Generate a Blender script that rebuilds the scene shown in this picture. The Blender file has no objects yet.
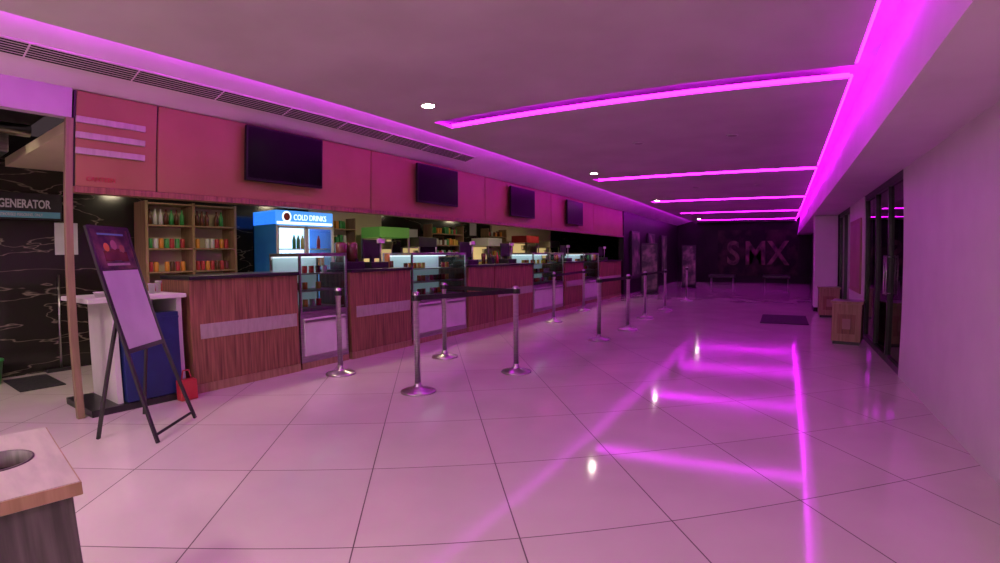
import bpy, bmesh, math, random
from mathutils import Vector, Matrix
random.seed(4)
C=bpy.context.collection
S=bpy.context.scene
# ---------------------------------------------------------------- materials
MATS={}
def pm(name,col,rough=.5,metal=0,emit=None,es=0,spec=.5,coat=0):
    if name in MATS: return MATS[name]
    m=bpy.data.materials.new(name); m.use_nodes=True
    b=m.node_tree.nodes['Principled BSDF']
    b.inputs['Base Color'].default_value=(*col,1)
    b.inputs['Roughness'].default_value=rough
    b.inputs['Metallic'].default_value=metal
    b.inputs['Specular IOR Level'].default_value=spec
    b.inputs['Coat Weight'].default_value=coat
    if emit:
        b.inputs['Emission Color'].default_value=(*emit,1); b.inputs['Emission Strength'].default_value=es
    MATS[name]=m; return m
def nodes(m): return m.node_tree.nodes, m.node_tree.links, m.node_tree.nodes['Principled BSDF']
def noisy(m,c1,c2,scale=(1,1,1),ns=5,detail=6,lo=.35,hi=.65,bump=0):
    N,L,b=nodes(m)
    tc=N.new('ShaderNodeTexCoord'); mp=N.new('ShaderNodeMapping'); mp.inputs['Scale'].default_value=scale
    no=N.new('ShaderNodeTexNoise'); no.inputs['Scale'].default_value=ns; no.inputs['Detail'].default_value=detail
    cr=N.new('ShaderNodeValToRGB'); cr.color_ramp.elements[0].position=lo; cr.color_ramp.elements[1].position=hi
    cr.color_ramp.elements[0].color=(*c1,1); cr.color_ramp.elements[1].color=(*c2,1)
    L.new(tc.outputs['Object'],mp.inputs[0]); L.new(mp.outputs[0],no.inputs['Vector']); L.new(no.outputs['Fac'],cr.inputs[0]); L.new(cr.outputs[0],b.inputs['Base Color'])
    if bump:
        bp=N.new('ShaderNodeBump'); bp.inputs['Strength'].default_value=bump; bp.inputs['Distance'].default_value=.01
        L.new(no.outputs['Fac'],bp.inputs['Height']); L.new(bp.outputs[0],b.inputs['Normal'])
    return m
wood=noisy(pm('wood_veneer',(.2,.1,.06),.4),(.12,.052,.028),(.34,.16,.085),(14,14,.7),3,5,.3,.7)
woodl=noisy(pm('wood_light',(.4,.25,.15),.45),(.25,.15,.075),(.36,.23,.13),(10,10,.8),3,5)
postm=noisy(pm('post_wood',(.3,.2,.12),.5),(.20,.14,.08),(.27,.19,.11),(10,10,.8),3,5)
woodg=noisy(pm('wood_grey',(.1,.08,.07),.5),(.04,.034,.032),(.10,.088,.08),(12,12,.8),3,5)
laminate=noisy(pm('laminate_pale',(.6,.5,.45),.4),(.34,.31,.27),(.42,.38,.33),(2,9,2),3,4)
salmon=noisy(pm('fascia_panel',(.3,.15,.1),.45,spec=.3),(.27,.145,.062),(.305,.165,.075),(1,1,1),2,3)
cream=noisy(pm('cream_paint',(.7,.6,.45),.6),(.62,.52,.36),(.68,.57,.40),(1,1,1),2,3)
wallw=noisy(pm('wall_paint',(.75,.7,.72),.55),(.66,.62,.62),(.72,.68,.68),(1,1,1),3,6,.3,.7,.15)
ceilm=noisy(pm('ceiling_paint',(.5,.45,.45),.75),(.50,.455,.45),(.58,.535,.53),(1,1,1),1.2,8)
soff=noisy(pm('soffit_paint',(.75,.7,.72),.6),(.68,.56,.66),(.74,.62,.72),(1,1,1),2,3)
hdr=noisy(pm('passage_header_paint',(.5,.4,.5),.6),(.40,.30,.40),(.46,.35,.46),(1,1,1),2,3)
black=noisy(pm('black_plastic',(.02,.02,.02),.35),(.012,.012,.013),(.022,.021,.022),(1,1,1),8,3)
screen=noisy(pm('tv_screen',(.004,.003,.004),.3,spec=.04),(.003,.003,.003),(.005,.005,.005),(1,1,1),3,2)
tvb=noisy(pm('tv_bezel',(.01,.01,.01),.4,spec=.2),(.006,.006,.006),(.010,.010,.010),(1,1,1),3,2)
steel=noisy(pm('brushed_steel',(.5,.5,.5),.28,1),(.42,.40,.40),(.58,.56,.55),(1,1,20),6,3)
white=noisy(pm('white_laminate',(.7,.68,.66),.4),(.58,.57,.54),(.64,.63,.60),(1,1,1),4,3)
paper=noisy(pm('paper_sheet',(.7,.68,.72),.6),(.50,.50,.53),(.57,.57,.60),(1,1,1),4,3)
blue=noisy(pm('blue_vinyl',(.02,.05,.25),.4),(.010,.020,.10),(.014,.028,.14),(1,1,1),4,3)
fblue=noisy(pm('fridge_blue',(.03,.15,.5),.35),(.02,.16,.50),(.03,.22,.62),(1,1,1),2,2)
red=noisy(pm('red_plastic',(.5,.03,.03),.4),(.38,.02,.03),(.46,.05,.05),(1,1,1),6,2)
green=noisy(pm('green_plastic',(.05,.4,.1),.4),(.03,.26,.06),(.08,.36,.10),(1,1,1),6,2)
orange=noisy(pm('orange_plastic',(.8,.3,.03),.4),(.65,.22,.02),(.7,.30,.05),(1,1,1),6,2)
yellow=noisy(pm('yellow_plastic',(.8,.6,.1),.4),(.65,.45,.06),(.7,.55,.1),(1,1,1),6,2)
brown=noisy(pm('bottle_brown',(.12,.04,.02),.25),(.09,.03,.015),(.15,.05,.03),(1,1,1),6,2)
rubber=noisy(pm('rubber_mat',(.02,.02,.02),.85),(.010,.010,.012),(.03,.028,.03),(1,1,1),40,3,bump=.4)
gold=noisy(pm('gold_letter',(.5,.33,.2),.6),(.02,.014,.012),(.17,.115,.075),(1,1,1),2.6,6)
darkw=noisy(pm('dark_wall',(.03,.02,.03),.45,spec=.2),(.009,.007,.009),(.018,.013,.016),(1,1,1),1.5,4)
mural=noisy(pm('mural_print',(.05,.03,.04),.5,spec=.2),(.006,.005,.006),(.055,.035,.03),(1.2,1,1),1.6,8,.45,.72)
darkin=pm('dark_interior',(.02,.018,.02),.8)
pinkp=noisy(pm('pink_panel',(.5,.28,.3),.45),(.32,.17,.15),(.40,.23,.20),(1,1,1),2,3)
LEDC=(.78,.006,.97)
led=pm('led_strip_magenta',(.8,.1,.9),.5,emit=LEDC,es=21)
ledl=pm('led_strip_magenta_soffit',(.8,.1,.9),.5,emit=LEDC,es=27)
lamp=pm('lamp_disc',(1,1,1),.5,emit=(1,.86,.72),es=110)
lampk=pm('lamp_disc_kitchen',(1,1,1),.5,emit=(1,.86,.62),es=8)
lampoff=pm('lamp_disc_unlit',(.35,.28,.3),.5)
casel=pm('case_light',(1,1,1),.5,emit=(.75,.95,1),es=1.4)
caseback=pm('case_back_glow',(.55,.65,.7),.4,emit=(.5,.8,.85),es=.12)  # plain back panel, faint emission stands in for light from the case lamp
fridgel=pm('fridge_light',(1,1,1),.5,emit=(.50,.80,1),es=2.4)
header=pm('fridge_header',(.1,.3,.7),.5,emit=(.05,.32,.95),es=.9)
headw=pm('fridge_header_band',(.8,.9,1),.5,emit=(.7,.88,1),es=1.5)
greenlit=pm('green_header',(.10,.25,.05),.5,emit=(.25,.75,.12),es=.10)
warmlit=pm('warm_cabinet_glow',(.8,.6,.3),.5,emit=(1,.75,.3),es=.5)
posterlit=noisy(pm('poster_lightbox',(.3,.2,.25),.5,emit=(.9,.6,.75),es=.008),(.02,.010,.02),(.30,.18,.19),(1,1,1),2.6,6,.45,.7)
menu=noisy(pm('poster_print',(.1,.05,.05),.3),(.015,.012,.018),(.22,.12,.08),(1,1,1),6,4,.42,.7)
cyan=pm('sign_cyan',(.1,.35,.42),.5)
def glassmat(name,tint):
    m=bpy.data.materials.new(name); m.use_nodes=True; n=m.node_tree.nodes; l=m.node_tree.links; n.clear()
    o=n.new('ShaderNodeOutputMaterial'); t=n.new('ShaderNodeBsdfTransparent'); t.inputs[0].default_value=(*tint,1)
    g=n.new('ShaderNodeBsdfGlossy'); g.inputs['Roughness'].default_value=.02
    f=n.new('ShaderNodeFresnel'); f.inputs[0].default_value=1.5
    mx=n.new('ShaderNodeMixShader'); l.new(f.outputs[0],mx.inputs[0]); l.new(t.outputs[0],mx.inputs[1]); l.new(g.outputs[0],mx.inputs[2]); l.new(mx.outputs[0],o.inputs[0]); return m
glass=glassmat('clear_glass',(.93,.96,.96)); dglass=glassmat('tinted_glass',(.30,.24,.28))
# marble
marble=pm('black_marble',(.02,.018,.016),.12)
N,L,b=nodes(marble)
tc=N.new('ShaderNodeTexCoord'); mp=N.new('ShaderNodeMapping'); mp.inputs['Rotation'].default_value=(math.radians(-38),0,0); mp.inputs['Scale'].default_value=(1,.35,1.5)
no=N.new('ShaderNodeTexNoise'); no.inputs['Scale'].default_value=1.9; no.inputs['Detail'].default_value=4; no.inputs['Distortion'].default_value=.3
s=N.new('ShaderNodeMath'); s.operation='SUBTRACT'; s.inputs[1].default_value=.5; a=N.new('ShaderNodeMath'); a.operation='ABSOLUTE'
cr=N.new('ShaderNodeValToRGB'); cr.color_ramp.elements[0].position=0; cr.color_ramp.elements[1].position=.007
cr.color_ramp.elements[0].color=(.20,.17,.13,1); cr.color_ramp.elements[1].color=(.018,.015,.013,1)
L.new(tc.outputs['Object'],mp.inputs[0]);L.new(mp.outputs[0],no.inputs['Vector']);L.new(no.outputs['Fac'],s.inputs[0]);L.new(s.outputs[0],a.inputs[0]);L.new(a.outputs[0],cr.inputs[0]);L.new(cr.outputs[0],b.inputs['Base Color'])
# floor tiles
tile=pm('polished_floor_tile',(.6,.52,.48),.1)
N,L,b=nodes(tile)
tc=N.new('ShaderNodeTexCoord'); sx=N.new('ShaderNodeSeparateXYZ')
TA=.664
def math2(op,x,y=None):
    n=N.new('ShaderNodeMath'); n.operation=op
    for i,v in enumerate((x,y)):
        if v is None: continue
        if isinstance(v,(int,float)): n.inputs[i].default_value=v
        else: L.new(v,n.inputs[i])
    return n.outputs[0]
L.new(tc.outputs['Object'],sx.inputs[0])
U=math2('ADD',math2('MULTIPLY',sx.outputs[0],math.cos(TA)),math2('MULTIPLY',sx.outputs[1],math.sin(TA)))
V=math2('ADD',math2('MULTIPLY',sx.outputs[0],-math.sin(TA)),math2('MULTIPLY',sx.outputs[1],math.cos(TA)))
def line(c,off,size,w=.0035):
    q=math2('DIVIDE',math2('SUBTRACT',c,off),size)
    f=math2('FRACT',math2('ADD',q,.5))
    d=math2('MULTIPLY',math2('ABSOLUTE',math2('SUBTRACT',f,.5)),size)
    return math2('LESS_THAN',d,w), math2('FLOOR',q)
l1,c1=line(U,.391,.79); l2,c2=line(V,2.24,.93)
grout=math2('MAXIMUM',l1,l2)
cb=N.new('ShaderNodeCombineXYZ'); L.new(c1,cb.inputs[0]); L.new(c2,cb.inputs[1])
wn=N.new('ShaderNodeTexWhiteNoise'); L.new(cb.outputs[0],wn.inputs['Vector'])
no=N.new('ShaderNodeTexNoise'); no.inputs['Scale'].default_value=1.5; no.inputs['Detail'].default_value=8; L.new(tc.outputs['Object'],no.inputs['Vector'])
fac=math2('ADD',math2('MULTIPLY',no.outputs['Fac'],.8),math2('MULTIPLY',wn.outputs['Value'],.2))
cr=N.new('ShaderNodeValToRGB'); cr.color_ramp.elements[0].position=.3; cr.color_ramp.elements[1].position=.7
cr.color_ramp.elements[0].color=(.55,.50,.45,1); cr.color_ramp.elements[1].color=(.63,.58,.52,1)
L.new(fac,cr.inputs[0])
mx=N.new('ShaderNodeMixRGB'); L.new(grout,mx.inputs[0]); L.new(cr.outputs[0],mx.inputs[1]); mx.inputs[2].default_value=(.10,.07,.07,1)
L.new(mx.outputs[0],b.inputs['Base Color'])
L.new(math2('ADD',math2('MULTIPLY',grout,.4),math2('ADD',math2('MULTIPLY',no.outputs['Fac'],.08),.05)),b.inputs['Roughness'])
# ---------------------------------------------------------------- mesh builder
class B:
    def __init__(s,name,loc=(0,0,0),rz=0):
        s.name=name; s.bm=bmesh.new(); s.mats=[]; s.loc=loc; s.rz=rz
    def mi(s,m):
        if m not in s.mats: s.mats.append(m)
        return s.mats.index(m)
    def _fin(s,vs,mat,M=None):
        fs=set(f for v in vs for f in v.link_faces)
        i=s.mi(mat)
        for f in fs: f.material_index=i
        if M is not None: bmesh.ops.transform(s.bm,matrix=M,verts=list(vs))
    def box(s,x0,x1,y0,y1,z0,z1,mat,bev=0,M=None):
        r=bmesh.ops.create_cube(s.bm,size=1); vs=r['verts']
        T=Matrix.Translation(((x0+x1)/2,(y0+y1)/2,(z0+z1)/2))@Matrix.Diagonal((abs(x1-x0),abs(y1-y0),abs(z1-z0),1))
        bmesh.ops.transform(s.bm,matrix=T,verts=vs)
        if bev:
            es=list(set(e for v in vs for e in v.link_edges))
            r=bmesh.ops.bevel(s.bm,geom=es,offset=bev,segments=2,affect='EDGES',profile=.5)
            vs=list(set(v for f in r['faces'] for v in f.verts)|set(v for v in vs if v.is_valid))
            st=list(vs); seen=set(vs)
            while st:
                v=st.pop()
                for e in v.link_edges:
                    o=e.other_vert(v)
                    if o not in seen: seen.add(o); st.append(o)
            vs=list(seen)
        s._fin(vs,mat,M); return s
    def quad(s,pts,mat):
        f=s.bm.faces.new([s.bm.verts.new(p) for p in pts]); f.material_index=s.mi(mat); return s
    def prism(s,poly,y0,y1,mat):   # poly in xz, extruded along y
        a=[s.bm.verts.new((x,y0,z)) for x,z in poly]; b_=[s.bm.verts.new((x,y1,z)) for x,z in poly]; i=s.mi(mat); n=len(poly)
        fs=[s.bm.faces.new(a),s.bm.faces.new(b_[::-1])]+[s.bm.faces.new((a[k],b_[k],b_[(k+1)%n],a[(k+1)%n])) for k in range(n)]
        for f in fs: f.material_index=i
        return s
    def lathe(s,prof,mat,c=(0,0,0),seg=28,M=None,smooth=True,caps=True):
        rings=[]
        for r,z in prof:
            rings.append([s.bm.verts.new((c[0]+r*math.cos(2*math.pi*i/seg),c[1]+r*math.sin(2*math.pi*i/seg),c[2]+z)) for i in range(seg)])
        i=s.mi(mat)
        for a,b_ in zip(rings,rings[1:]):
            for k in range(seg):
                f=s.bm.faces.new((a[k],a[(k+1)%seg],b_[(k+1)%seg],b_[k])); f.material_index=i; f.smooth=smooth
        if caps:
            for rg,rev in((rings[0],True),(rings[-1],False)):
                f=s.bm.faces.new(rg[::-1] if rev else rg); f.material_index=i
        if M is not None: bmesh.ops.transform(s.bm,matrix=M,verts=[v for r in rings for v in r])
        return s
    def cyl(s,c,r,h,mat,seg=20,r2=None): return s.lathe([(r,0),(r if r2 is None else r2,h)],mat,c,seg)
    def tube(s,p,q,r,mat,seg=10):
        p=Vector(p);q=Vector(q);d=q-p
        M=Matrix.Translation(p)@d.to_track_quat('Z','Y').to_matrix().to_4x4()
        return s.lathe([(r,0),(r,d.length)],mat,(0,0,0),seg,M)
    def beam(s,p,q,w,t,mat,up=(0,0,1)):
        p=Vector(p);q=Vector(q);d=q-p; z=d.normalized(); x=Vector(up).cross(z)
        if x.length<1e-3: x=Vector((1,0,0))
        x.normalize(); y=z.cross(x)
        M=Matrix((x,y,z)).transposed().to_4x4(); M.translation=(p+q)/2
        return s.box(-w/2,w/2,-t/2,t/2,-d.length/2,d.length/2,mat,0,M)
    def holeplate(s,cx,cy,hx,hy,z0,z1,r,mat,hc=None,inner=None,depth=.25,n=32):
        hc=hc or (cx,cy)
        def ring(z,outer):
            o=[]
            for k in range(n):
                a=2*math.pi*k/n; c,sn=math.cos(a),math.sin(a)
                if outer:
                    m=max(abs(c),abs(sn)); o.append(s.bm.verts.new((cx+hx*c/m,cy+hy*sn/m,z)))
                else: o.append(s.bm.verts.new((hc[0]+r*c,hc[1]+r*sn,z)))
            return o
        ot,it,ob,ib=ring(z1,1),ring(z1,0),ring(z0,1),ring(z0-depth,0)
        def band(a,b_,m):
            for k in range(n):
                f=s.bm.faces.new((a[k],a[(k+1)%n],b_[(k+1)%n],b_[k])); f.material_index=s.mi(m)
        band(ot,it,mat); band(ob,ot,mat); band(it,ib,inner or mat)
        f=s.bm.faces.new(ib); f.material_index=s.mi(inner or mat)
        return s
    def done(s,parent=None):
        me=bpy.data.meshes.new(s.name)
        bmesh.ops.recalc_face_normals(s.bm,faces=s.bm.faces)
        s.bm.to_mesh(me); s.bm.free()
        for m in s.mats: me.materials.append(m)
        o=bpy.data.objects.new(s.name,me); o.location=s.loc; o.rotation_euler=(0,0,s.rz); C.objects.link(o)
        if parent: o.parent=parent
        return o
def text(name,body,loc,size,mat,parent,face='X',extr=.004,align='LEFT',sx=1,off=0):
    cu=bpy.data.curves.new(name,'FONT'); cu.body=body; cu.size=size; cu.extrude=extr; cu.align_x=align; cu.offset=off
    cu.materials.append(mat); o=bpy.data.objects.new(name,cu); o.location=loc; o.scale=(sx,1,1)
    o.rotation_euler=(math.pi/2,0,math.pi/2 if face=='X' else 0); C.objects.link(o); o.parent=parent
    return o
# ---------------------------------------------------------------- room shell
B('floor').box(-9,3,-5,27,-.1,0,tile).done()
FX=-5.02; CZ=2.83; PZ=2.95; UZ=3.12; PL,PR=-4.06,.635
c=B('ceiling')
c.prism([(FX-.1,CZ),(FX,CZ),(-3.95,UZ),(.86,UZ),(.86,UZ+.1),(FX-.1,UZ+.1)],-5,26.5,soff)
slots=[-.4,4.84,10.25,15.3,20.0,24.4]
SW=.36
c.box(PL,-3.72,-5,26.5,PZ,PZ+.045,ceilm)
edges=[-5]+[v for a in slots for v in (a,a+SW)]+[26.5]
for i in range(0,len(edges),2):
    c.box(-3.72,PR,edges[i],edges[i+1],PZ,PZ+.045,ceilm)
    for x in(-2.6,-.6): c.box(x-.05,x+.05,edges[i]+.6,max(edges[i]+.7,edges[i+1]-.6),PZ+.045,UZ,soff)
c.done()
t=B('trim_1')   # right bulkhead
t.prism([(.72,2.30),(1.32,2.30),(1.32,UZ),(.86,UZ)],-5,26.5,soff); t.done()
t=B('led_strip_light')
t.box(PL-.022,PL-.002,-5,26.5,PZ+.012,PZ+.04,ledl)
for i in range(0,len(edges),2): t.box(PR+.004,PR+.03,edges[i],edges[i+1],PZ+.015,PZ+.04,led)
for a in slots:
    t.box(-3.70,PR,a+.005,a+.025,PZ+.015,PZ+.045,led)
    t.box(-3.70,PR,a+SW-.025,a+SW-.005,PZ+.010,PZ+.045,led)
t.done()
# vent on the sloping soffit
sl=math.atan2(UZ-CZ,1.07)
v=B('air_vent_grille'); Mv=Matrix.Translation((-4.62,0,CZ+.40*(UZ-CZ)/1.07))@Matrix.Rotation(-sl,4,'Y')
v.box(-.10,.10,.2,7.0,-.012,-.002,soff,0,Mv)
for i in range(6): v.box(-.088+i*.031,-.074+i*.031,.23,6.97,-.016,-.011,darkw,0,Mv)
y=.2
while y<7.0: v.box(-.10,.10,y,y+.012,-.02,-.01,soff,0,Mv); y+=.8
v.done()
B('wall_right').box(1.32,1.45,-5,6.55,0,2.32,wallw).done()
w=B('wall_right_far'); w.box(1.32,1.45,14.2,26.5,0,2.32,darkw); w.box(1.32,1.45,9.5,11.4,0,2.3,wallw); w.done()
B('wall_left').box(-7.75,-7.6,-5,26.5,0,2.9,marble).done()
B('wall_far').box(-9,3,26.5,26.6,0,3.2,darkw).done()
B('wall_back').box(-9,3,-5.1,-5,0,3.2,wallw).done()
B('ceiling_kitchen').box(-7.6,FX-.1,1.46,26.5,2.5,2.6,cream).done()
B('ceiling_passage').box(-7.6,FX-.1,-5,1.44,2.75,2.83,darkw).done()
B('trim_2').box(FX-.1,FX,-5,1.44,2.58,CZ,hdr).done()
p=B('ceiling_pipe')
for i,z in enumerate((2.62,2.55)): p.tube((-7.55,.3+i*.5,z),(-5.2,.3+i*.5,z),.05,steel)
p.tube((-6.2,-2,2.66),(-6.2,1.4,2.66),.06,steel); p.box(-7,-6.6,.6,1.3,2.5,2.74,steel,.01); p.done()
B('door_post').box(FX-.07,FX-.01,1.40,1.46,0,2.58,postm,.004).done()
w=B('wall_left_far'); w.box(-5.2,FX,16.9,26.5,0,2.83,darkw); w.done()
# fascia
f=B('counter_fascia')
divs=[1.47,2.19,5.11,8.07,11.0,13.9,16.8]
for a,b_ in zip(divs,divs[1:]):
    f.box(FX-.09,FX,a+.008,b_-.008,2.0,CZ-.008,salmon,.004)
f.box(FX-.10,FX-.02,1.46,16.8,1.99,CZ-.006,black)
f.box(FX-.12,FX+.012,1.46,16.85,1.945,1.998,wood,.003)
for i in range(3):
    z=2.60-i*.135; f.box(FX,FX+.02,1.47,2.07,z-.055,z,laminate,.003)
fo=f.done()
text('fascia_mark','CANTEEN',(FX+.003,1.56,2.05),.055,red,fo)
for y,zc in((3.64,2.49),(6.53,2.47),(9.42,2.44),(12.3,2.43)):
    t=B('mounted_television'); h=.30
    t.box(FX+.02,FX+.06,y-.22,y+.22,zc-.12,zc+.12,tvb)
    t.box(FX+.055,FX+.10,y-.53,y+.53,zc-h,zc+h,tvb,.008)
    t.box(FX+.0995,FX+.102,y-.51,y+.51,zc-h+.03,zc+h-.02,screen)
    t.box(FX+.003,FX+.03,y-.1,y+.1,zc-.2,zc+.2,steel)
    t.done()
# ---------------------------------------------------------------- counters
def counter(y0,y1,stripe=True):
    c=B('service_counter'); x0,x1=FX-.62,FX
    c.box(x0,x1,y0,y1,.09,1.15,wood,.004)
    c.box(x0,x1+.005,y0,y1,0,.09,woodl)
    c.box(x0-.03,x1+.03,y0-.01,y1+.01,1.15,1.19,black,.006)
    if stripe: c.box(x1-.005,x1+.008,y0+.1,y1-.03,.55,.70,laminate,.002)
    n=max(2,int((y1-y0)/.65))
    for i in range(1,n): 
        y=y0+(y1-y0)*i/n; c.box(x1-.01,x1+.0015,y-.002,y+.002,.1,1.14,black)
    return c.done()
def case(y0,y1):
    c=B('display_case'); x0,x1=FX-.62,FX-.01
    c.box(x0,x1-.01,y0,y1,0,.08,woodl)
    c.box(x0,x1-.01,y0,y1,.08,.70,steel,.004)
    c.box(x1-.012,x1+.006,y0+.05,y1-.05,.16,.62,white,.006)
    c.box(x1,x1+.018,y0+.05,y1-.05,.57,.60,steel)
    for x in(x0+.015,x1-.015):
        for y in(y0+.015,y1-.015): c.box(x-.013,x+.013,y-.013,y+.013,.7,1.38,steel)
    c.box(x0,x1,y0,y1,1.37,1.41,steel,.004)
    c.box(x0+.03,x0+.18,y0+.03,y1-.03,1.355,1.37,casel)
    for z in(.72,.94,1.15):
        c.box(x0+.03,x1-.05,y0+.03,y1-.03,z,z+.008,white)
        c.box(x1-.055,x1-.045,y0+.03,y1-.03,z-.004,z+.014,steel)
        y=y0+.1
        while y<y1-.1 and z<1.16:
            if random.random()<.7: c.cyl((x0+.3,y,z+.01),.035,.09,random.choice((yellow,orange,red,white,brown)),12)
            y+=.11
    c.box(x0+.01,x0+.02,y0+.03,y1-.03,.72,1.36,caseback)
    c.quad([(x1-.01,y0+.03,.71),(x1-.01,y1-.03,.71),(x1-.01,y1-.03,1.37),(x1-.01,y0+.03,1.37)],glass)
    for y in(y0+.012,y1-.012): c.quad([(x0+.03,y,.71),(x1-.03,y,.71),(x1-.03,y,1.37),(x0+.03,y,1.37)],glass)
    return c.done()
counter(2.5,3.85); case(3.89,4.66); counter(4.70,5.93); case(5.98,7.45); counter(7.5,8.38,False); counter(8.42,10.02)
case(10.07,11.75); counter(11.8,13.1); case(13.15,14.4); counter(14.45,16.6)
# kiosk table at left
k=B('promo_table')
k.box(-5.75,FX+.06,1.53,2.44,.99,1.03,white,.006)
k.box(-5.68,FX-.02,1.75,1.80,.06,.99,white); k.box(-5.68,FX-.02,2.37,2.42,.06,.99,white)
k.box(-5.68,-5.6,1.8,2.37,.06,.99,white); k.box(-5.68,FX-.1,1.8,2.37,.5,.53,white)
k.box(-5.7,FX+.04,1.50,2.45,0,.06,black)
ko=k.done()
b=B('blue_panel_box'); b.box(FX-.08,FX+.03,1.82,2.36,.065,.86,blue,.006); b.box(FX+.03,FX+.033,1.9,2.28,.35,.6,blue); b.box(FX-.03,FX+.034,1.82,2.36,.80,.82,blue); b.done(ko)
for (x,y,h,r,m) in((-5.25,2.22,.09,.035,paper),(-5.35,2.33,.11,.03,white),(-5.2,1.72,.04,.06,white)):
    q=B('paper_cup',(x,y,1.03)); q.lathe([(r*.75,0),(r,h),(r*1.08,h),(r*1.08,h+.008),(r*.9,h+.008)],m); q.done()
q=B('tissue_box',(-5.3,2.05,1.03)); q.box(-.06,.06,-.11,.11,0,.08,white,.006); q.box(-.02,.02,-.04,.04,.08,.10,paper,.005); q.done()
q=B('shopping_bag',(-4.905,2.36,.0)); q.box(-.05,.05,-.09,.09,0,.20,red,.012); q.tube((0,-.05,.20),(0,-.03,.29),.006,red); q.tube((0,.05,.20),(0,.03,.29),.006,red); q.tube((0,-.03,.29),(0,.03,.29),.006,red); q.done()
# ---------------------------------------------------------------- easel
e=B('easel_signboard')
wv=Vector((-.6,.8,0)); nv=Vector((.8,.6,0)); base=Vector((-4.08,1.855,0)); lean=math.radians(17.5)
upv=(Vector((0,0,1))*math.cos(lean)-nv*math.sin(lean)).normalized(); nn=wv.cross(upv); nn=nn if nn.dot(nv)>0 else -nn
def P(a,h,o=0): return base+wv*a+upv*h+nn*o
hw=.26
for sgn in(-1,1):
    e.beam(P(sgn*(hw+.05),0),P(sgn*hw,.72),.03,.02,black,nn); e.beam(P(sgn*hw,.72),P(sgn*hw,1.70),.03,.02,black,nn)
    e.beam(Vector((-4.55,1.60,0))+wv*sgn*.33,P(sgn*.22,.95,-.03),.03,.02,black,nn)
e.beam(P(-hw,1.69),P(hw,1.69),.03,.02,black,nn); e.beam(P(-hw,.71),P(hw,.71),.035,.03,black,nn)
e.beam(P(-hw-.045,.06),P(hw+.045,.06),.02,.015,black,nn)
M=Matrix((wv,upv,nn)).transposed().to_4x4(); M.translation=P(0,1.20)
if M.determinant()<0: M=Matrix((-wv,upv,nn)).transposed().to_4x4(); M.translation=P(0,1.20)
e.box(-hw+.01,hw-.01,-.48,.48,-.004,.006,black,0,M)
e.box(-hw+.02,hw-.02,.15,.475,.006,.009,menu,0,M)
e.box(-hw+.025,hw-.025,-.475,.14,.006,.010,paper,0,M)
# printed figures on the poster: heads and shoulders plus a title bar
Rz=Matrix.Rotation(0,4,'Z')
for (x,y,r,m) in((-.10,.33,.035,orange),(.0,.35,.04,pinkp),(.10,.32,.033,salmon)):
    e.lathe([(r,.009),(r,.0105)],m,(x,y,0),18,M,False); e.box(x-r*1.5,x+r*1.5,y-r*3.2,y-r*.8,.009,.0102,brown,0,M)
e.box(-.15,.15,.18,.20,.009,.0106,laminate,0,M); e.box(-.17,.17,.43,.445,.009,.0106,cyan,0,M)
e.done()
# ---------------------------------------------------------------- behind the counter
s_=B('storage_shelf')
x0,x1=-7.58,-7.2; y0,y1=3.0,4.36
s_.box(x0,x0+.02,y0,y1,0,2.12,cream)
for y in(y0,(y0+y1)/2,y1): s_.box(x0,x1,y-.02,y+.02,0,2.16,woodl,.002)
SH=[.1,.5,.9,1.2,1.52,1.84,2.14]
for z in SH: s_.box(x0,x1,y0,y1,z-.02,z,woodl,.002)
so_=s_.done()
g=B('canned_drinks')
for z in SH[2:-1]:
    y=y0+.08
    while y<y1-.07:
        if abs(y-(y0+y1)/2)>.07 and random.random()<.9:
            row={.9:red,1.2:random.choice((red,orange,brown)),1.52:random.choice((red,white,orange,green)),1.84:random.choice((brown,white,brown,green))}[z]
            if z>1.8: g.lathe([(.032,0),(.032,.13),(.012,.18),(.012,.22)],row,(x1-.1,y,z),12)
            else: g.lathe([(.028,0),(.033,.01),(.033,.12),(.026,.135)],row,(x1-.09,y,z),12)
        y+=.078
g.done(so_)
fr=B('drinks_fridge')
X0,X1,Y0,Y1=-7.2,-6.6,4.67,5.8
fr.box(X0,X0+.03,Y0,Y1,.1,2.06,fblue); fr.box(X0,X1,Y0,Y0+.04,.1,2.06,fblue); fr.box(X0,X1,Y1-.04,Y1,.1,2.06,fblue)
fr.box(X0,X1,Y0,Y1,0,.3,fblue); fr.box(X0,X1+.01,Y0,Y1,1.86,2.08,header,.01)
fr.box(X1+.01,X1+.014,Y0+.02,Y1-.02,1.87,1.91,headw)
fr.lathe([(.085,0),(.085,.006)],headw,(0,0,0),24,Matrix.Translation((X1+.01,Y0+.2,1.985))@Matrix.Rotation(math.pi/2,4,'Y'))
fr.lathe([(.06,0),(.06,.009)],red,(0,0,0),24,Matrix.Translation((X1+.01,Y0+.2,1.985))@Matrix.Rotation(math.pi/2,4,'Y'))
fr.box(X0+.03,X0+.04,Y0+.04,Y1-.04,.3,1.86,fridgel)
ym=(Y0+Y1)/2
for a,b_ in((Y0+.01,ym-.005),(ym+.005,Y1-.01)):
    for ya,yb in((a,a+.03),(b_-.03,b_)): fr.box(X1,X1+.04,ya,yb,.3,1.85,white,.004)
    fr.box(X1,X1+.04,a,b_,.3,.35,white); fr.box(X1,X1+.04,a,b_,1.81,1.85,white)
    fr.quad([(X1+.017,a,.35),(X1+.017,b_,.35),(X1+.017,b_,1.8),(X1+.017,a,1.8)],glass)
    fr.tube((X1+.07,b_-.06,.9),(X1+.07,b_-.06,1.3),.01,steel)
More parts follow.
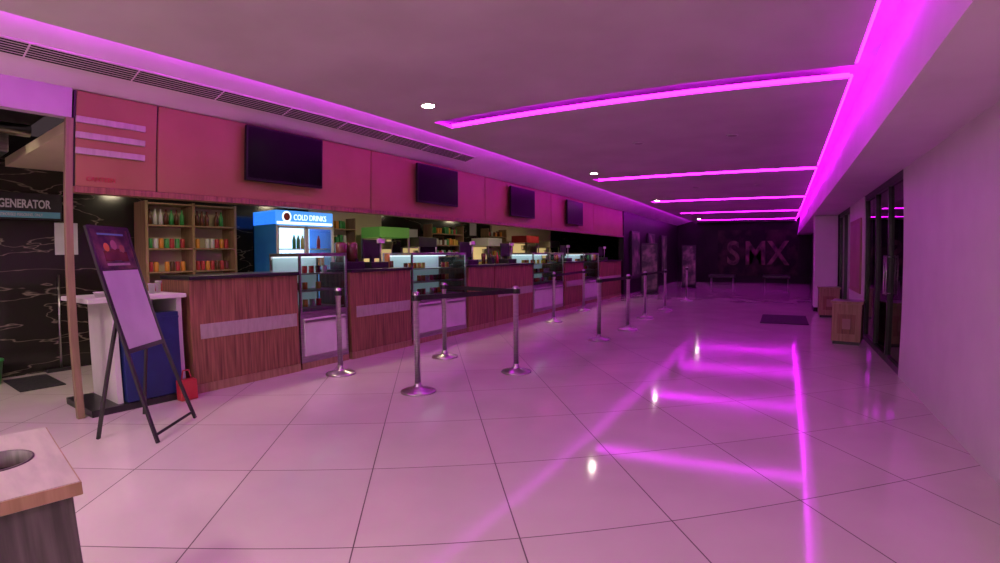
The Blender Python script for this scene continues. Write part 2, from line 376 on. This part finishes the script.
for k_,z in enumerate((.35,.65,.95,1.22,1.5)):
    fr.box(X0+.04,X1-.02,Y0+.04,Y1-.04,z-.012,z,white)
    y=Y0+.09
    while y<Y1-.08:
        m=(green,yellow,orange,red,fblue,brown)[(k_+int((y-Y0)*6))%6]
        if random.random()<(.8 if y<ym else .45): fr.lathe([(.03,0),(.03,.14),(.012,.19),(.014,.21)],m,(X1-.1,y,z),12)
        y+=.082
fo=fr.done()
text('header_text','COLD DRINKS',(X1+.012,5.0,1.94),.125,headw,fo,extr=.003,sx=.8)
B('trim_3').box(-7.6,-7.56,6.1,8.0,0,2.49,cream).done()
B('trim_4').box(-7.6,-7.56,12.5,16.5,0,2.49,cream).done()
bc=B('back_counter'); bc.box(-7.5,-6.75,6.0,16.4,0,.92,wood); bc.box(-7.5,-6.7,6.0,16.4,.92,.96,black,.005); bc.done()
for ya,yb in((6.15,7.0),(9.4,10.7),(11.9,12.9)):
    sh=B('product_shelf')
    for z in(1.35,1.62,1.89): sh.box(-7.55,-7.3,ya,yb,z-.02,z,woodl)
    for y in(ya,yb-.02): sh.box(-7.55,-7.3,y,y+.02,.965,2.1,woodl)
    for z in(.985,1.35,1.62,1.89):
        for i in range(int((yb-ya-.1)/.095)):
            if random.random()<.85:
                r_=random.random(); y=ya+.08+i*.095; m=random.choice((green,green,yellow,brown,white,red,orange))
                if r_<.5: sh.lathe([(.034,0),(.034,.11),(.02,.15)],m,(-7.42,y,z),10)
                else: sh.box(-7.46,-7.38,y-.035,y+.035,z,z+.11+.06*random.random(),m,.004)
    sh.box(-7.55,-7.3,ya,yb,.965,.985,woodl); sh.done()
def machine(name,y,w,head,x=-6.95,h=1.92):
    m=B(name); z=.96
    m.box(x-.25,x+.25,y,y+w,z,z+.16,steel,.008)
    m.box(x-.25,x+.25,y,y+w,h-.2,h,head,.01)
    m.box(x-.25,x-.23,y,y+w,z+.16,h-.2,steel)
    for yy in(y,y+w-.03):
        for xx in(x-.25,x+.22): m.box(xx,xx+.03,yy,yy+.03,z+.16,h-.2,steel)
    m.quad([(x+.24,y+.03,z+.16),(x+.24,y+w-.03,z+.16),(x+.24,y+w-.03,h-.2),(x+.24,y+.03,h-.2)],glass)
    m.box(x-.22,x-.21,y+.04,y+w-.04,z+.3,h-.22,warmlit)
    m.lathe([(.12,0),(.14,.14),(.15,.15)],steel,(x,y+w/2,h-.42),18); m.tube((x,y+w/2,h-.28),(x,y+w/2,h-.2),.012,steel)
    for i in range(14): m.lathe([(.02,0),(.05,.04),(.02,.08)],yellow,(x-.12+random.random()*.25,y+.1+random.random()*(w-.2),z+.16),8)
    return m.done()
machine('popcorn_machine',7.05,.85,greenlit)
machine('popcorn_machine',13.0,.8,red)
machine('coffee_machine',14.6,.7,steel,h=1.8)
machine('coffee_machine',8.2,.6,black,h=1.75)
machine('coffee_machine',10.9,.7,white,h=1.8)
def clutter(name,x0,x1,y0,y1,z,n):
    m=B(name)
    for i in range(n):
        y=y0+(y1-y0)*(i+.5)/n; x=x0+(x1-x0)*random.random(); r_=random.random(); c_=random.choice((red,white,brown,orange,green,black,paper,yellow))
        if r_<.35: m.lathe([(.035,0),(.045,.10+.1*random.random()),(.04,.21)],c_,(x,y,z),12)
        elif r_<.7: m.box(x-.05,x+.05,y-.05,y+.05,z,z+.08+.14*random.random(),c_,.005)
        else: m.lathe([(.032,0),(.032,.13),(.013,.19),(.013,.23)],c_,(x,y,z),12)
    m.done()
clutter('snack_packets',-6.95,-6.8,8.9,10.7,.96,12)
clutter('snack_packets',-6.95,-6.8,11.75,12.9,.96,8)
clutter('snack_packets',-6.95,-6.8,15.4,16.3,.96,6)
clutter('counter_supplies',-5.5,-5.3,5.72,5.9,1.19,2)
clutter('counter_supplies',-5.45,-5.25,8.5,9.05,1.19,5)
clutter('counter_supplies',-5.45,-5.25,11.85,12.15,1.19,3)
clutter('counter_supplies',-5.45,-5.25,14.5,15.1,1.19,5)
def pos(x,y):
    m=B('cash_register',(x,y,1.19)); m.box(-.17,.17,-.18,.18,0,.09,black,.008); m.box(-.02,.02,-.03,.03,.09,.18,black)
    m.box(-.03,.0,-.18,.18,.14,.42,black,.006); m.box(-.035,-.03,-.16,.16,.16,.40,screen); m.tube((.08,.1,.09),(.08,.1,.36),.012,steel); m.box(.07,.11,.03,.17,.36,.43,white,.004); m.done()
pos(-5.35,5.45); pos(-5.35,7.9); pos(-5.35,9.4); pos(-5.35,12.5); pos(-5.35,15.5)
m=B('juice_dispenser',(-5.33,4.95,1.19)); m.box(-.14,.14,-.2,.2,0,.1,black,.01)
for y in(-.1,.1): m.lathe([(.08,0),(.085,.25),(.06,.27)],brown,(-.02,y,.1),16); m.box(.06,.1,y-.015,y+.015,.1,.14,black)
m.done()
m=B('ice_cream_freezer',(-6.3,9.6,0)); m.box(-.3,.3,-.7,.7,0,.85,black,.02); m.box(-.32,.32,-.72,.72,.85,.9,steel,.01); m.done()
for y,z in((8.9,1.55),(11.4,1.9)):
    m=B('menu_notice'); m.box(-7.595,-7.58,y-.02,y+.34,z-.02,z+.44,black); m.box(-7.58,-7.575,y,y+.32,z,z+.42,paper); m.done()
g=B('door_name_sign'); g.box(-7.597,-7.56,.55,2.06,1.88,2.20,black,.003); g.box(-7.56,-7.555,.57,2.04,1.90,1.975,cyan)
go=g.done(); text('sign_text','GENERATOR',(-7.557,1.375,2.02),.14,paper,go,sx=.68,off=.003); text('sign_subtext','AUTHORISED PERSONNEL ONLY',(-7.553,1.36,1.92),.05,paper,go,sx=.65)
n=B('paper_notice'); n.box(-7.597,-7.585,1.98,2.25,1.45,1.85,paper); n.done()
B('floor_mat').box(-7.4,-6.6,1.3,1.75,0,.012,rubber,.004).done()
q=B('green_bucket',(-7.3,1.15,0)); q.lathe([(.11,0),(.15,.26),(.16,.26),(.16,.28),(.14,.28),(.10,.03)],green); q.done()
q=B('floor_squeegee',(-7.5,1.95,0)); q.tube((0,0,.03),(-.05,.05,1.2),.012,steel); q.box(-.03,.03,-.17,.17,0,.04,black,.005); q.done()
# ---------------------------------------------------------------- stanchions
A=[(-3.23,3.89),(-2.8,5.15),(-2.69,7.72),(-2.58,8.97),(-2.74,10.84),(-2.69,12.62),(-2.62,15.3)]
Bp=[(-4.5,4.02),(-4.06,5.47),(-4.26,9.45),(-4.5,11.75)]
links={A[0]:A[1],A[2]:A[3],A[3]:A[4],A[4]:A[5],Bp[1]:A[1],Bp[2]:Bp[3]}
for (x,y) in A+Bp:
    s=B('queue_stanchion',(x,y,0))
    s.lathe([(.175,0),(.175,.012),(.165,.022),(.06,.045),(.04,.06),(.034,.075),(.034,.10)],steel,seg=32)
    s.lathe([(.030,.09),(.030,.90),(.038,.905),(.038,.985),(.030,1.0),(.012,1.005)],steel,seg=20)
    s.lathe([(.0385,.915),(.0395,.92),(.0395,.965),(.0385,.97)],black,seg=20)
    s.box(.036,.05,-.02,.02,.915,.97,black,.003); s.box(-.05,-.036,-.02,.02,.915,.97,black,.003)
    if (x,y) in links:
        q=links[(x,y)]; v_=Vector((q[0]-x,q[1]-y,0)); d=v_.normalized()*.035
        s.beam((d.x,d.y,.943),(v_.x-d.x*1.2,v_.y-d.y*1.2,.943),.004,.048,black)
    s.done()
# ---------------------------------------------------------------- bins
def bin_(x,y,hx,hy,h,rz,body,hole,hc=(0,0)):
    b=B('litter_bin',(x,y,0),rz)
    b.box(-hx+.02,hx-.02,-hy+.02,hy-.02,0,.05,black)
    for s1 in(-1,1):
        b.box(s1*(hx-.01)-.012,s1*(hx-.01)+.012,-hy,hy,.05,h-.04,body,.004); b.box(-hx,hx,s1*(hy-.01)-.012,s1*(hy-.01)+.012,.05,h-.04,body,.004)
        if body is woodl:
            b.box(-hx*.6,hx*.6,s1*(hy+.003)-.003,s1*(hy+.003)+.003,h*.25,h*.7,wood,.002)
            b.box(s1*(hx+.003)-.003,s1*(hx+.003)+.003,-hy*.6,hy*.6,h*.25,h*.7,wood,.002)
            b.box(-hx*.28,hx*.28,s1*(hy+.008)-.003,s1*(hy+.008)+.003,h*.36,h*.60,pinkp,.002)
    b.holeplate(0,0,hx+.02,hy+.02,h-.04,h,hole,laminate,hc,darkin)
    b.box(-hx-.022,hx+.022,-hy-.024,-hy-.018,h-.038,h-.002,woodl); b.box(-hx-.022,hx+.022,hy+.018,hy+.024,h-.038,h-.002,woodl)
    b.box(hx+.018,hx+.024,-hy-.022,hy+.022,h-.038,h-.002,woodl); b.box(-hx-.024,-hx-.018,-hy-.022,hy+.022,h-.038,h-.002,woodl)
    b.lathe([(hole-.003,-.05),(hole-.003,.003),(hole+.006,.003),(hole+.006,-.004)],woodg if body is woodg else steel,(hc[0],hc[1],h),28,caps=False)
    if body is woodg: b.lathe([(hole*.7,-.16),(hole*.75,-.07)],red,(hc[0],hc[1],h),20)
    b.done()
bin_(-1.95,.17,.30,.28,.75,math.radians(-7),woodg,.095,(-.02,.13))
bin_(1.02,8.85,.21,.21,.66,math.radians(-12),woodl,.08)
bin_(1.03,12.55,.21,.21,.66,0,woodl,.08)
B('door_mat').box(-.38,.55,10.85,12.4,0,.014,rubber,.005).done()
# ---------------------------------------------------------------- right side doors and column
d=B('door_1')
for y in(6.58,7.5,8.45,9.42): d.box(1.33,1.40,y-.03,y+.03,0,2.3,steel if y<6.6 else black,.003)
d.box(1.33,1.40,6.56,9.45,2.22,2.3,black); d.box(1.33,1.40,6.56,9.45,0,.08,black)
d.quad([(1.365,6.58,.08),(1.365,9.42,.08),(1.365,9.42,2.22),(1.365,6.58,2.22)],dglass)
for y in(7.42,7.58): d.tube((1.30,y,.85),(1.30,y,1.35),.012,steel); d.tube((1.30,y,.87),(1.36,y,.87),.008,steel); d.tube((1.30,y,1.33),(1.36,y,1.33),.008,steel)
d.done()
d=B('door_2')
for y in(11.45,12.5,13.5): d.box(1.33,1.40,y-.03,y+.03,0,2.3,black,.003)
d.box(1.33,1.40,11.42,13.53,2.22,2.3,black); d.quad([(1.365,11.45,0),(1.365,13.5,0),(1.365,13.5,2.22),(1.365,11.45,2.22)],dglass); d.done()
w=B('wall_annex'); w.box(2.9,3,5,15,0,2.9,darkw); w.box(1.45,3,5,5.1,0,2.9,darkw); w.box(1.45,3,15,15.1,0,2.9,darkw); w.box(1.45,3,5,15,2.6,2.7,darkw); w.done()
pf=B('framed_poster'); pf.box(1.295,1.318,9.75,11.15,.70,1.98,woodl); pf.box(1.29,1.295,9.82,11.08,.78,1.90,pinkp); pf.done()
co=B('wall_column'); co.box(.78,1.31,13.6,14.2,0,2.29,wallw,.008); co.box(.77,1.31,13.59,14.21,0,.1,darkw); co.done()
# ---------------------------------------------------------------- far end
s=B('letter_sign'); s.box(-3.0,.75,26.44,26.49,.35,2.55,mural)
so=s.done()
for ch,x in(('S',-2.25),('M',-1.2),('X',-.15)): text('letter_'+ch.lower(),ch,(x,26.40,.9),1.6,gold,so,'Y',.05,'CENTER',sx=.85,off=.03)
for y in(18.2,20.6,23.0):
    q=B('poster_lightbox'); q.box(FX+.01,FX+.08,y-.55,y+.55,.5,2.2,black,.01); q.box(FX+.08,FX+.085,y-.5,y+.5,.55,2.15,posterlit); q.done()
def standee(x,y):
    q=B('poster_stand',(x,y,0),math.radians(20)); q.box(-.3,.3,-.2,.2,0,.04,black,.01); q.box(-.29,.29,-.02,.02,.04,1.75,black,.01); q.box(-.26,.26,-.026,-.02,.15,1.7,posterlit); q.done()
standee(-4.3,17.6); standee(-3.6,21.5)
for x,y in((-2.6,24.8),(-.2,25.2)):
    q=B('lounge_bench',(x,y,0)); q.box(-.6,.6,-.25,.25,.3,.45,black,.03)
    for a in(-.5,.5):
        for b_ in(-.18,.18): q.cyl((a,b_,0),.02,.3,steel,10)
    q.done()
# ---------------------------------------------------------------- lamps
def areal(parent,size,e,col,z=-.03):
    l=bpy.data.lights.new('lamp_beam','AREA'); l.shape='DISK'; l.size=size; l.energy=e; l.color=col
    lo=bpy.data.objects.new('lamp_beam',l); lo.location=(0,0,z); C.objects.link(lo); lo.parent=parent
def down(x,y,lit,z=PZ,r=.06,e=0):
    d=B('ceiling_downlight',(x,y,z))
    d.lathe([(r,-.012),(r+.022,-.012),(r+.024,-.002),(r,-.002)],white,seg=28,caps=False)
    d.lathe([(r-.001,-.014),(r-.001,-.006)],lamp if lit else lampoff,seg=28); o=d.done()
    if e: areal(o,.5,e,(1,.80,.72),-.04)
for x,y in((-3.33,4.23),(-3.40,9.48),(-3.45,15.1),(-3.5,23.5)): down(x,y,True,r=.065)
for x,y in((-2.2,-1.5),(0,-1.8),(-1.2,-3.6),(-3.4,-.9)): down(x,y,True,e=52)
for x,y in((-.6,7.2),(-1.9,7.2),(-.5,12.5),(-1.9,12.5)): down(x,y,False)
for y in(3.4,6.6,10,13.4):
    o=B('kitchen_downlight',(-5.55,y,2.5)); o.lathe([(.09,-.01),(.12,-.01),(.12,-.001),(.09,-.001)],white,caps=False); o.lathe([(.088,-.008),(.088,-.004)],lampk); ob=o.done()
    areal(ob,.3,19,(1,.83,.55))
o=B('passage_downlight',(-6.4,.3,2.75)); o.lathe([(.09,-.01),(.12,-.01),(.12,-.001),(.09,-.001)],white,caps=False); o.lathe([(.088,-.008),(.088,-.004)],lampk); ob=o.done()
areal(ob,.3,24,(1,.88,.66))
W=bpy.data.worlds.new('world'); S.world=W; W.use_nodes=True
W.node_tree.nodes['Background'].inputs[0].default_value=(.9,.6,.7,1); W.node_tree.nodes['Background'].inputs[1].default_value=.05
# ---------------------------------------------------------------- camera (wide action-camera lens)
cd=bpy.data.cameras.new('camera'); cam=bpy.data.objects.new('camera',cd); C.objects.link(cam); S.camera=cam
cd.lens=18.4; cd.sensor_width=36; cd.clip_start=.01
cd.type='PANO'
tgt=cd if hasattr(cd,'panorama_type') else cd.cycles
tgt.panorama_type='FISHEYE_LENS_POLYNOMIAL'
tgt.fisheye_fov=math.pi
tgt.fisheye_polynomial_k0=0; tgt.fisheye_polynomial_k1=-.9755/18; tgt.fisheye_polynomial_k2=0
tgt.fisheye_polynomial_k3=.1131/18**3; tgt.fisheye_polynomial_k4=0
yaw,pitch,roll=.5286,-.0503,.0081
R=Matrix(((math.cos(roll),0,math.sin(roll)),(0,1,0),(-math.sin(roll),0,math.cos(roll))))
Rm=Matrix.Rotation(yaw,3,'Z')@Matrix.Rotation(pitch,3,'X')@R
M=Matrix((Rm.col[0],Rm.col[2],-Rm.col[1])).transposed().to_4x4(); M.translation=(0,0,1.35)
cam.matrix_world=M
S.view_settings.view_transform='Standard'
